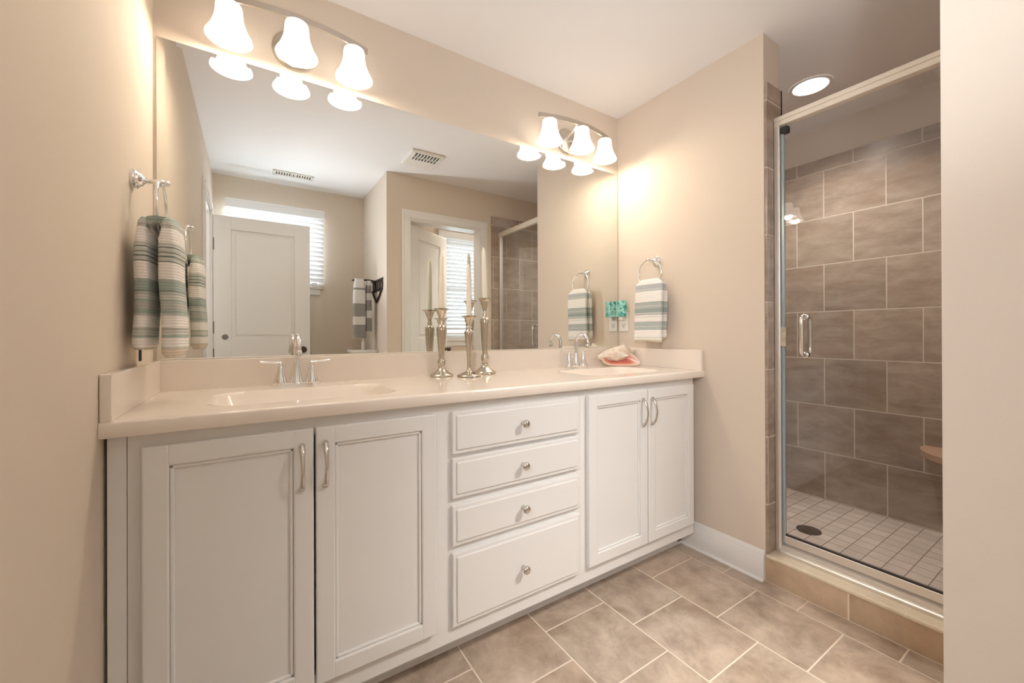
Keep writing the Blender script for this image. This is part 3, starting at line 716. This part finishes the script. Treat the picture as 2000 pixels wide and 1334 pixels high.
# ------------------------------------------------------------------ candlesticks and taper candles
def prof_scale(p, h): return [(r, z * h) for r, z in p]
PA = [(0.050, 0.0), (0.0525, 0.010), (0.051, 0.022), (0.044, 0.040), (0.033, 0.062), (0.022, 0.088), (0.0145, 0.115), (0.0125, 0.135), (0.0165, 0.148), (0.0135, 0.158), (0.017, 0.180), (0.019, 0.205), (0.0165, 0.235), (0.0125, 0.262), (0.0135, 0.272), (0.0125, 0.285), (0.0155, 0.40), (0.0195, 0.56), (0.0215, 0.66), (0.0225, 0.695), (0.0205, 0.715), (0.0215, 0.722), (0.014, 0.745), (0.0105, 0.770), (0.0125, 0.790), (0.010, 0.805), (0.0085, 0.830), (0.012, 0.870), (0.018, 0.920), (0.0215, 0.955), (0.024, 0.972), (0.033, 0.985), (0.0335, 0.995), (0.024, 1.0), (0.0125, 0.992), (0.0115, 0.94)]
PB = [(0.050, 0.0), (0.0535, 0.012), (0.052, 0.028), (0.044, 0.045), (0.030, 0.066), (0.018, 0.082), (0.0115, 0.105), (0.0088, 0.15), (0.0092, 0.26), (0.0115, 0.40), (0.015, 0.54), (0.0185, 0.66), (0.021, 0.725), (0.0195, 0.745), (0.012, 0.765), (0.0095, 0.785), (0.0135, 0.800), (0.0145, 0.812), (0.0115, 0.826), (0.0125, 0.850), (0.0175, 0.90), (0.0205, 0.945), (0.023, 0.968), (0.0335, 0.982), (0.034, 0.994), (0.024, 1.0), (0.0125, 0.992), (0.0115, 0.93)]
def candlestick(x, y, h, p, label):
    o = MB().lathe(prof_scale(p, h), (x, y, 0.9158), 'Z', 40).build('candlestick', M_CANDLE_METAL, None, 50)
    tag(o, label, 'candlestick', 'pewter candlesticks on the vanity top')
def candle(x, y, z0, z1, label, lean):
    c = thing('taper_candle', label, 'candle', (x, y, z0), 'ivory taper candles')
    L = z1 - z0; n = 10; rings = []
    prof = [(0.0105, 0), (0.0112, 0.02), (0.0110, 0.3), (0.0100, 0.7), (0.0088, 0.90), (0.0078, 0.93), (0.0030, 0.985), (0.0010, 1.0)]
    for r, t in prof:
        rings.append([(x + lean * t + r * math.cos(2 * PI * k / 20), y + r * math.sin(2 * PI * k / 20), z0 + L * t) for k in range(20)])
    MB().loft(rings).build('wax', M_WAX, c, 60)
    MB().tube([(x + lean * 0.99, y, z1 - 0.004), (x + lean, y, z1 + 0.006)], 0.0008, 6).build('wick', M_WICK, c)
for x, y, h, p, zt, lab, lb2, ln in ((0.980, -0.0755, 0.302, PA, 1.463, 'pewter candlestick with a bulbous foot, left of the three', 'ivory taper candle in the left candlestick', 0.002),
                             (1.074, -0.160, 0.268, PB, 1.410, 'shortest pewter candlestick, front of the three, on a thin stem', 'ivory taper candle in the shortest, front candlestick', -0.002),
                             (1.196, -0.082, 0.356, PA, 1.512, 'tallest pewter candlestick, right and rear of the three', 'ivory taper candle in the tallest candlestick, highest of the three', -0.006)):
    candlestick(x, y, h, p, lab)
    candle(x, y, 0.9158 + h * 0.945, zt, lb2, ln)

# ------------------------------------------------------------------ conch shell
cs = thing('conch_shell', 'conch shell with a pink mouth lying in the counter corner', 'shell', (2.075, -0.105, 0.916))
axu = Vector((0.21, -0.10, 0.0)).normalized(); axv = Vector((0, 0, 1)); axw = Vector((-axu.y, axu.x, 0)) * -1
if axw.dot(CAM - Vector((2.07, -0.1, 1))) < 0: axw = -axw
O = Vector((2.068, -0.108, 0.9163))
def SP(u, v, w): return tuple(O + axu * u + axv * v + axw * w)
m = bpy.data.materials.new('cream_shell'); m.use_nodes = True; nt = m.node_tree; pb = nt.nodes['Principled BSDF']; pb.inputs['Roughness'].default_value = 0.55
tc = nt.nodes.new('ShaderNodeTexCoord'); nz = nt.nodes.new('ShaderNodeTexNoise'); nz.inputs['Scale'].default_value = 30; nz.inputs['Detail'].default_value = 5
nt.links.new(tc.outputs['Object'], nz.inputs['Vector']); cr = nt.nodes.new('ShaderNodeValToRGB')
cr.color_ramp.elements[0].position = 0.35; cr.color_ramp.elements[0].color = (0.66, 0.50, 0.36, 1); cr.color_ramp.elements[1].position = 0.55; cr.color_ramp.elements[1].color = (0.80, 0.74, 0.66, 1)
nt.links.new(nz.outputs['Fac'], cr.inputs[0]); nt.links.new(cr.outputs[0], pb.inputs['Base Color'])
M_SHELL = m
def pink(name, a, c_, e_):
    m = bpy.data.materials.new(name); m.use_nodes = True; nt = m.node_tree; pb = nt.nodes['Principled BSDF']; pb.inputs['Roughness'].default_value = 0.2
    at = nt.nodes.new('ShaderNodeAttribute'); at.attribute_name = 'mouth'
    nz = nt.nodes.new('ShaderNodeTexCoord')
    cr = nt.nodes.new('ShaderNodeValToRGB'); el = cr.color_ramp.elements
    el[0].position = 0.0; el[0].color = (*a, 1); el[1].position = 1.0; el[1].color = (*e_, 1); q = el.new(0.5); q.color = (*c_, 1); q = el.new(0.70); q.color = (0.80, 0.52, 0.45, 1)
    nt.links.new(at.outputs['Fac'], cr.inputs[0]); nt.links.new(cr.outputs[0], pb.inputs['Base Color'])
    return m
M_PINK = pink('pink_shell_mouth', (0.36, 0.07, 0.06), (0.76, 0.24, 0.17), (0.84, 0.74, 0.62))
# body whorl: fat spindle along u, turned slightly up to the right
rings = []
N = 34
for j in range(N + 1):
    t = j / N; u = -0.118 + 0.222 * t
    rr = 0.006 + 0.040 * math.sin(PI * min(1, t * 0.80 + 0.02)) ** 0.9 * (1 if t < 0.72 else max(0.18, 1 - (t - 0.72) * 2.6))
    cv = 0.050 + 0.030 * t; cw = -0.012
    ring = []
    for i in range(30):
        a = 2 * PI * i / 30
        k = 1 + 0.05 * math.sin(7 * a + t * 14) + 0.55 * max(0, math.cos(a * 2.5 - 0.6 - 3 * t)) ** 8 * math.exp(-((t - 0.70) / 0.09) ** 2)
        ring.append(SP(u, cv + rr * k * math.sin(a), cw + rr * k * 0.9 * math.cos(a)))
    rings.append(ring)
MB().loft(rings).build('body_whorl', M_SHELL, cs, 60)
# spire knobs
b = MB()
for u, v, w_, L, dirv in ((0.028, 0.100, -0.01, 0.034, (0.10, 1, 0.1)), (0.060, 0.092, -0.005, 0.022, (0.5, 0.9, 0.2)), (0.085, 0.080, 0.0, 0.020, (0.9, 0.4, 0.2)), (-0.005, 0.092, 0.0, 0.014, (-0.2, 1, 0.3))):
    dv = Vector(dirv).normalized(); p0 = Vector((u, v, w_)) - dv * 0.018; p1 = p0 + dv * (L + 0.018)
    pts = [SP(*(p0.lerp(p1, t))) for t in (0, 0.25, 0.5, 0.75, 1)]
    b.tube(pts, [0.016, 0.0125, 0.0085, 0.0045, 0.001], 12)
b.build('spire_knobs', M_SHELL, cs, 60)
# flared lip: a shallow bowl open to the room, thick rimmed
rim = [(-0.110, 0.050), (-0.112, 0.034), (-0.098, 0.016), (-0.070, 0.005), (-0.020, 0.002), (0.040, 0.0015), (0.090, 0.003), (0.116, 0.012), (0.112, 0.028), (0.094, 0.052), (0.070, 0.074), (0.040, 0.078), (0.000, 0.060), (-0.050, 0.052)]
def resample(poly, n):
    P = [Vector((*p, 0)) for p in poly]; P.append(P[0]); out = []
    segs = [(P[i + 1] - P[i]).length for i in range(len(P) - 1)]; T = sum(segs)
    for k in range(n):
        d = T * k / n; i = 0
        while d > segs[i]: d -= segs[i]; i += 1
        out.append(P[i].lerp(P[i + 1], d / segs[i]))
    for _ in range(2): out = [(out[i - 1] + out[i] * 2 + out[(i + 1) % n]) / 4 for i in range(n)]
    return out
RIM = resample(rim, 64); cen = Vector((-0.015, 0.036, 0))
def bowl(off, scale):
    rings = []
    for s_, dep in ((1.0, 0.0), (0.93, 0.005), (0.82, 0.013), (0.66, 0.022), (0.46, 0.031), (0.25, 0.037), (0.06, 0.039)):
        ring = []
        for p in RIM:
            q = cen + (p - cen) * s_ * scale
            flare = 0.036 + 0.016 * max(0, (p.x + 0.02) / 0.13) - 0.25 * (p.y - 0.03)
            ring.append((q.x, max(q.y, 0.0012), flare * 1.0 - dep - off))
        rings.append(ring)
    return rings
b = MB(); lay = b.bm.verts.layers.float.new('mouth')
inner = bowl(0.0, 0.965); outer = bowl(0.0055, 1.0)
rr_ = [[SP(*p) for p in r_] for r_ in reversed(inner)]
b.loft(rr_, True, True, False)
tval = (0.0, 0.12, 0.30, 0.48, 0.66, 0.86, 1.0)
for k, v in enumerate(b.bm.verts): v[lay] = tval[min(6, k // 64)]
b.build('lip_inside', M_PINK, cs, 80)
b = MB(); b.loft([[SP(*p) for p in inner[0]]] + [[SP(*p) for p in r_] for r_ in outer], True, False, True)
b.build('lip', M_SHELL, cs, 60)

# ------------------------------------------------------------------ shower: frame, door, drain, shelf, downlight
XD = 2.275
sf = thing('shower_enclosure', 'aluminium frame round the shower doorway with header, jambs and sill', 'shower frame', (XD, -1.2, 0.121))
b = MB().box(XD - 0.020, XD + 0.020, YF + 0.011, YC - 0.011, 2.052, 2.072, 0.003, 2).box(XD - 0.017, XD + 0.017, YF + 0.011, YC - 0.011, 2.030, 2.052, 0.002, 2)
b.build('header', M_HEADER, sf)
MB().box(XD - 0.017, XD + 0.017, YC - 0.034, YC - 0.0105, 0.1215, 2.030, 0.003, 2).box(XD - 0.022, XD - 0.014, YC - 0.030, YC - 0.020, 0.1215, 2.030, 0.002, 1).build('jamb', M_ALU, sf)
MB().box(XD - 0.017, XD + 0.017, YF + 0.0105, YF + 0.034, 0.1215, 2.030, 0.003, 2).build('jamb', M_ALU, sf)
b = MB().prism([(XD - 0.030, 0.1212), (XD + 0.028, 0.1212), (XD + 0.028, 0.158), (XD + 0.004, 0.160), (XD - 0.014, 0.153), (XD - 0.016, 0.138), (XD - 0.030, 0.132)], 'Y', YF + 0.011, YC - 0.034)
b.build('sill', M_ALU, sf)
GY0, GY1 = YF + 0.040, YC - 0.045
sd = thing('shower_door', 'frameless clear glass shower door with chrome pull handles', 'shower door', (XD, GY0, 0.165))
MB().box(XD - 0.004, XD + 0.004, GY0, GY1, 0.205, 2.024, 0.001, 1).build('glass_panel', M_GLASS, sd)
MB().box(XD - 0.0055, XD + 0.0055, GY0, GY1, 0.199, 0.2055).build('sweep', M_DARK, sd)
MB().box(XD - 0.008, XD + 0.008, GY0, GY1, 0.166, 0.199, 0.002, 1).build('bottom_rail', M_ALU, sd)
MB().box(XD - 0.007, XD + 0.007, GY1 - 0.002, GY1 + 0.010, 0.166, 2.024, 0.002, 1).build('edge_strip', mat('blue_gray_seal', (0.42, 0.50, 0.54), 0.25, 0.5), sd)
hy = -0.978
for s_ in (-1, 1):
    pts = [(XD + s_ * 0.004, hy, 1.182 - 0.012), (XD + s_ * 0.026, hy, 1.182 - 0.010)]
    for k in range(1, 6):
        a = k / 6 * PI / 2
        pts.append((XD + s_ * (0.026 + 0.016 * math.sin(a)), hy, 1.156 + 0.016 * math.cos(a)))
    pts += [(XD + s_ * 0.042, hy, 1.14), (XD + s_ * 0.042, hy, 1.04)]
    for k in range(1, 6):
        a = k / 6 * PI / 2
        pts.append((XD + s_ * (0.026 + 0.016 * math.cos(a)), hy, 1.024 - 0.016 * math.sin(a)))
    pts += [(XD + s_ * 0.026, hy, 1.008), (XD + s_ * 0.004, hy, 1.008)]
    b = MB().tube(pts, 0.0085, 14)
    for z in (1.171, 1.008): b.lathe([(0.013, XD + s_ * 0.004), (0.013, XD + s_ * 0.009), (0.009, XD + s_ * 0.011)], (0, hy, z), 'X', 20)
    b.build('handle', M_CHROME, sd, 50)
MB().box(XD - 0.018, XD - 0.0075, GY1 - 0.012, GY1 + 0.0105, 1.044, 1.130, 0.002, 1).build('latch', M_CHROME, sd)
MB().box(XD - 0.014, XD + 0.014, GY1 - 0.020, GY1 + 0.010, 1.992, 2.022, 0.003, 1).build('catch', M_DARK, sd)
dr = thing('shower_drain', 'round dark drain in the pale mosaic shower floor', 'drain', (2.80, -0.785, 0.035))
MB().lathe([(0.056, 0.0351), (0.056, 0.039), (0.050, 0.0405), (0.048, 0.038), (0.010, 0.038)], (2.80, -0.785, 0), 'Z', 36).build('drain_ring', M_BRONZE, dr, 40)
b = MB()
for k in range(-3, 4):
    c_ = math.sqrt(max(0.048 ** 2 - (k * 0.0125) ** 2, 0.0001))
    b.box(2.80 + k * 0.0125 - 0.0028, 2.80 + k * 0.0125 + 0.0028, -0.785 - c_, -0.785 + c_, 0.0375, 0.0400)
b.build('drain_grate', mat('brown_bronze', (0.13, 0.09, 0.065), 0.45, 0.5), dr)
poly = [(XS, YF + 0.01), (XS, -1.115)]
for k in range(1, 12):
    a = k / 12 * PI / 2
    poly.append((XS - 0.34 * math.sin(a) ** 0.8, YF + 0.01 + 0.457 * math.cos(a) ** 0.8))
poly.append((XS - 0.34, YF + 0.01))
sh = MB().prism(poly, 'Z', 0.462, 0.492)
bmesh.ops.bevel(sh.bm, geom=[e for e in sh.bm.edges if abs(e.verts[0].co.z - e.verts[1].co.z) < 1e-6], offset=0.010, segments=3, affect='EDGES')
tag(sh.build('shower_shelf', M_SHELF, None, 40), 'peach rounded corner shelf low on the shower back wall', 'shelf')
rl = thing('recessed_light', 'round lit downlight in the ceiling over the shower', 'ceiling light', (2.82, -0.795, H))
MB().lathe([(0.098, H - 0.0003), (0.098, H - 0.004), (0.090, H - 0.007), (0.080, H - 0.004)], (2.82, -0.795, 0), 'Z', 48, False, False).build('trim_ring', M_TRIM, rl, 40)
MB().lathe([(0.082, H - 0.0015), (0.081, H - 0.0035), (0.05, H - 0.005), (0.004, H - 0.0055)], (2.82, -0.795, 0), 'Z', 40).build('lens', M_CANLIGHT, rl, 60)

d = bpy.data.lights.new('downlight_beam', 'SPOT'); d.energy = 80; d.spot_size = math.radians(140); d.spot_blend = 0.8; d.color = (1.0, 0.93, 0.85); d.shadow_soft_size = 0.07
lo = bpy.data.objects.new('downlight_beam', d); COL.objects.link(lo); lo.parent = rl; lo.location = (0, 0, -0.012)

# ------------------------------------------------------------------ ceiling vents, seen in the mirror
def grille(nm, label, cx, cy, w, d, n, fan):
    r = thing(nm, label, 'ceiling vent', (cx, cy, H))
    if fan:
        MB().box(cx - w / 2, cx + w / 2, cy - d / 2, cy + d / 2, H - 0.022, H - 0.0003, 0.008, 2).build('housing', M_PLASTIC, r)
        x0, x1, y0, y1, zz = cx - w / 2 + 0.03, cx + w / 2 - 0.03, cy + 0.005, cy + d / 2 - 0.015, H - 0.0222
    else:
        f = 0.018
        MB().box(cx - w / 2, cx + w / 2, cy - d / 2, cy - d / 2 + f, H - 0.008, H - 0.0003, 0.002, 1).box(cx - w / 2, cx + w / 2, cy + d / 2 - f, cy + d / 2, H - 0.008, H - 0.0003, 0.002, 1).box(cx - w / 2, cx - w / 2 + f, cy - d / 2, cy + d / 2, H - 0.008, H - 0.0003, 0.002, 1).box(cx + w / 2 - f, cx + w / 2, cy - d / 2, cy + d / 2, H - 0.008, H - 0.0003, 0.002, 1).build('housing', M_PLASTIC, r)
        x0, x1, y0, y1, zz = cx - w / 2 + f, cx + w / 2 - f, cy - d / 2 + f, cy + d / 2 - f, H - 0.0015
    MB().box(x0, x1, y0, y1, zz - 0.0006, zz).build('duct', M_SLOT, r)
    b = MB()
    for k in range(n + 1):
        x = x0 + (x1 - x0) * k / n
        b.box(x - 0.0042, x + 0.0042, y0, y1, zz - 0.006, zz - 0.0005)
    if not fan: b.box((x0 + x1) / 2 - 0.012, (x0 + x1) / 2 + 0.012, y0, y1, zz - 0.006, zz - 0.0005)
    if fan: b.box(x0, x1, (y0 + y1) / 2 - 0.004, (y0 + y1) / 2 + 0.004, zz - 0.006, zz - 0.0005)
    b.build('louvers', M_PLASTIC, r)
grille('air_register', 'slim white air register in the alcove ceiling, seen reflected', 0.566, -2.075, 0.30, 0.10, 14, False)
grille('exhaust_fan', 'square white exhaust fan on the ceiling, seen reflected', 1.365, -1.205, 0.25, 0.27, 8, True)

# ------------------------------------------------------------------ alcove side wall: iron holder with bath towels, white cabinet
ih = thing('towel_holder', 'dark iron scroll towel holder on the alcove wall, seen reflected', 'towel holder', (XA, -1.85, 1.5))
b = MB()
b.tube([(XA - 0.006, -1.68, 1.575), (XA - 0.006, -2.04, 1.575)], 0.007, 8)
for y0 in (-1.72, -1.80, -1.88, -1.96):
    b.tube([(XA - 0.008, y0 + 0.033 * math.cos(2 * PI * k / 24), 1.525 + 0.045 * math.sin(2 * PI * k / 24)) for k in range(24)], 0.006, 8, True)
b.tube([(XA - 0.008, -1.70, 1.49), (XA - 0.010, -1.78, 1.43), (XA - 0.012, -1.86, 1.385), (XA - 0.010, -1.94, 1.43), (XA - 0.008, -2.02, 1.49)], 0.009, 8)
b.build('scroll_plate', M_IRON, ih, 60)
MB().tube([(XA - 0.006, -1.93, 1.575), (XA - 0.06, -1.93, 1.582), (XA - 0.14, -1.93, 1.58), (XA - 0.20, -1.93, 1.572)], 0.007, 8).build('arm', M_IRON, ih, 60)
GG = (0.30, 0.295, 0.28); GL = (0.74, 0.74, 0.72)
M_BATH = stripe_mat('gray_striped_bath_towel', [(0.03, GG), (0.24, GL), (0.37, GG), (0.58, GL), (0.80, GG), (0.83, GL)], GL, lo=1.06, hi=1.60, rib=120)
M_BATH2 = stripe_mat('gray_banded_towel_under', [(0.03, GG), (0.28, GL), (0.42, GG), (0.62, GL), (0.75, GG), (0.9, GL)], GL, lo=1.12, hi=1.58, rib=120)
def slab(nm, x0, x1, y, ty, ztop, zbot, m, seed, label):
    rnd = random.Random(seed); rings = []; n = 40; ph = rnd.uniform(0, 6)
    for j in range(25):
        u = j / 24; z = ztop + (zbot - ztop) * u; g = min(1, u / 0.35); g = g * (2 - g)
        cx = (x0 + x1) / 2; w = (x1 - x0) * (0.72 + 0.28 * g); ring = []
        for i in range(n):
            a = 2 * PI * i / n; c_, s_ = math.cos(a), math.sin(a)
            xx = math.copysign(abs(c_) ** 0.6, c_) * w / 2; yy = math.copysign(abs(s_) ** 0.6, s_) * ty / 2 * (0.75 + 0.25 * g)
            yy += 0.006 * math.sin(xx / w * 14 + ph) * u
            ring.append((cx + xx, y + yy, z + 0.008 * math.sin(xx * 38 + ph) * u))
        rings.append(ring)
    o = MB().loft(rings).build(nm, m, None, 80)
    return tag(o, label, 'towel', 'gray striped towels on the iron holder')
slab('bath_towel', 1.005, 1.108, -1.93, 0.075, 1.587, 1.075, M_BATH, 4, 'front gray and white striped towel on the iron holder, seen reflected')
slab('bath_towel', 1.112, 1.158, -1.93, 0.09, 1.575, 1.125, M_BATH2, 9, 'rear gray and white striped towel nearest the alcove wall, seen reflected')
wc = thing('storage_cabinet', 'narrow white storage cabinet under the gray towels, seen reflected', 'cabinet', (1.09, -1.97, 0))
MB().box(1.00, 1.19, -2.09, -1.87, 0.0, 0.945, 0.002, 1).build('body', M_TRIM, wc)
MB().box(0.99, 1.194, -2.10, -1.86, 0.945, 0.967, 0.004, 2).build('cabinet_top', M_TRIM, wc)
MB().box(0.994, 1.0, -2.075, -1.885, 0.08, 0.93, 0.002, 1).build('door', M_TRIM, wc)
bt = MB().lathe([(0.016, 0.9675), (0.0165, 0.972), (0.0165, 1.040), (0.010, 1.050), (0.0095, 1.062), (0.011, 1.064), (0.011, 1.072), (0.002, 1.073)], (1.095, -1.95, 0), 'Z', 20).build('lotion_bottle', mat('pale_gray_plastic', (0.6, 0.6, 0.58), 0.4), None, 50)
tag(bt, 'slim pale gray bottle on the white cabinet below the towels, seen reflected', 'bottle')
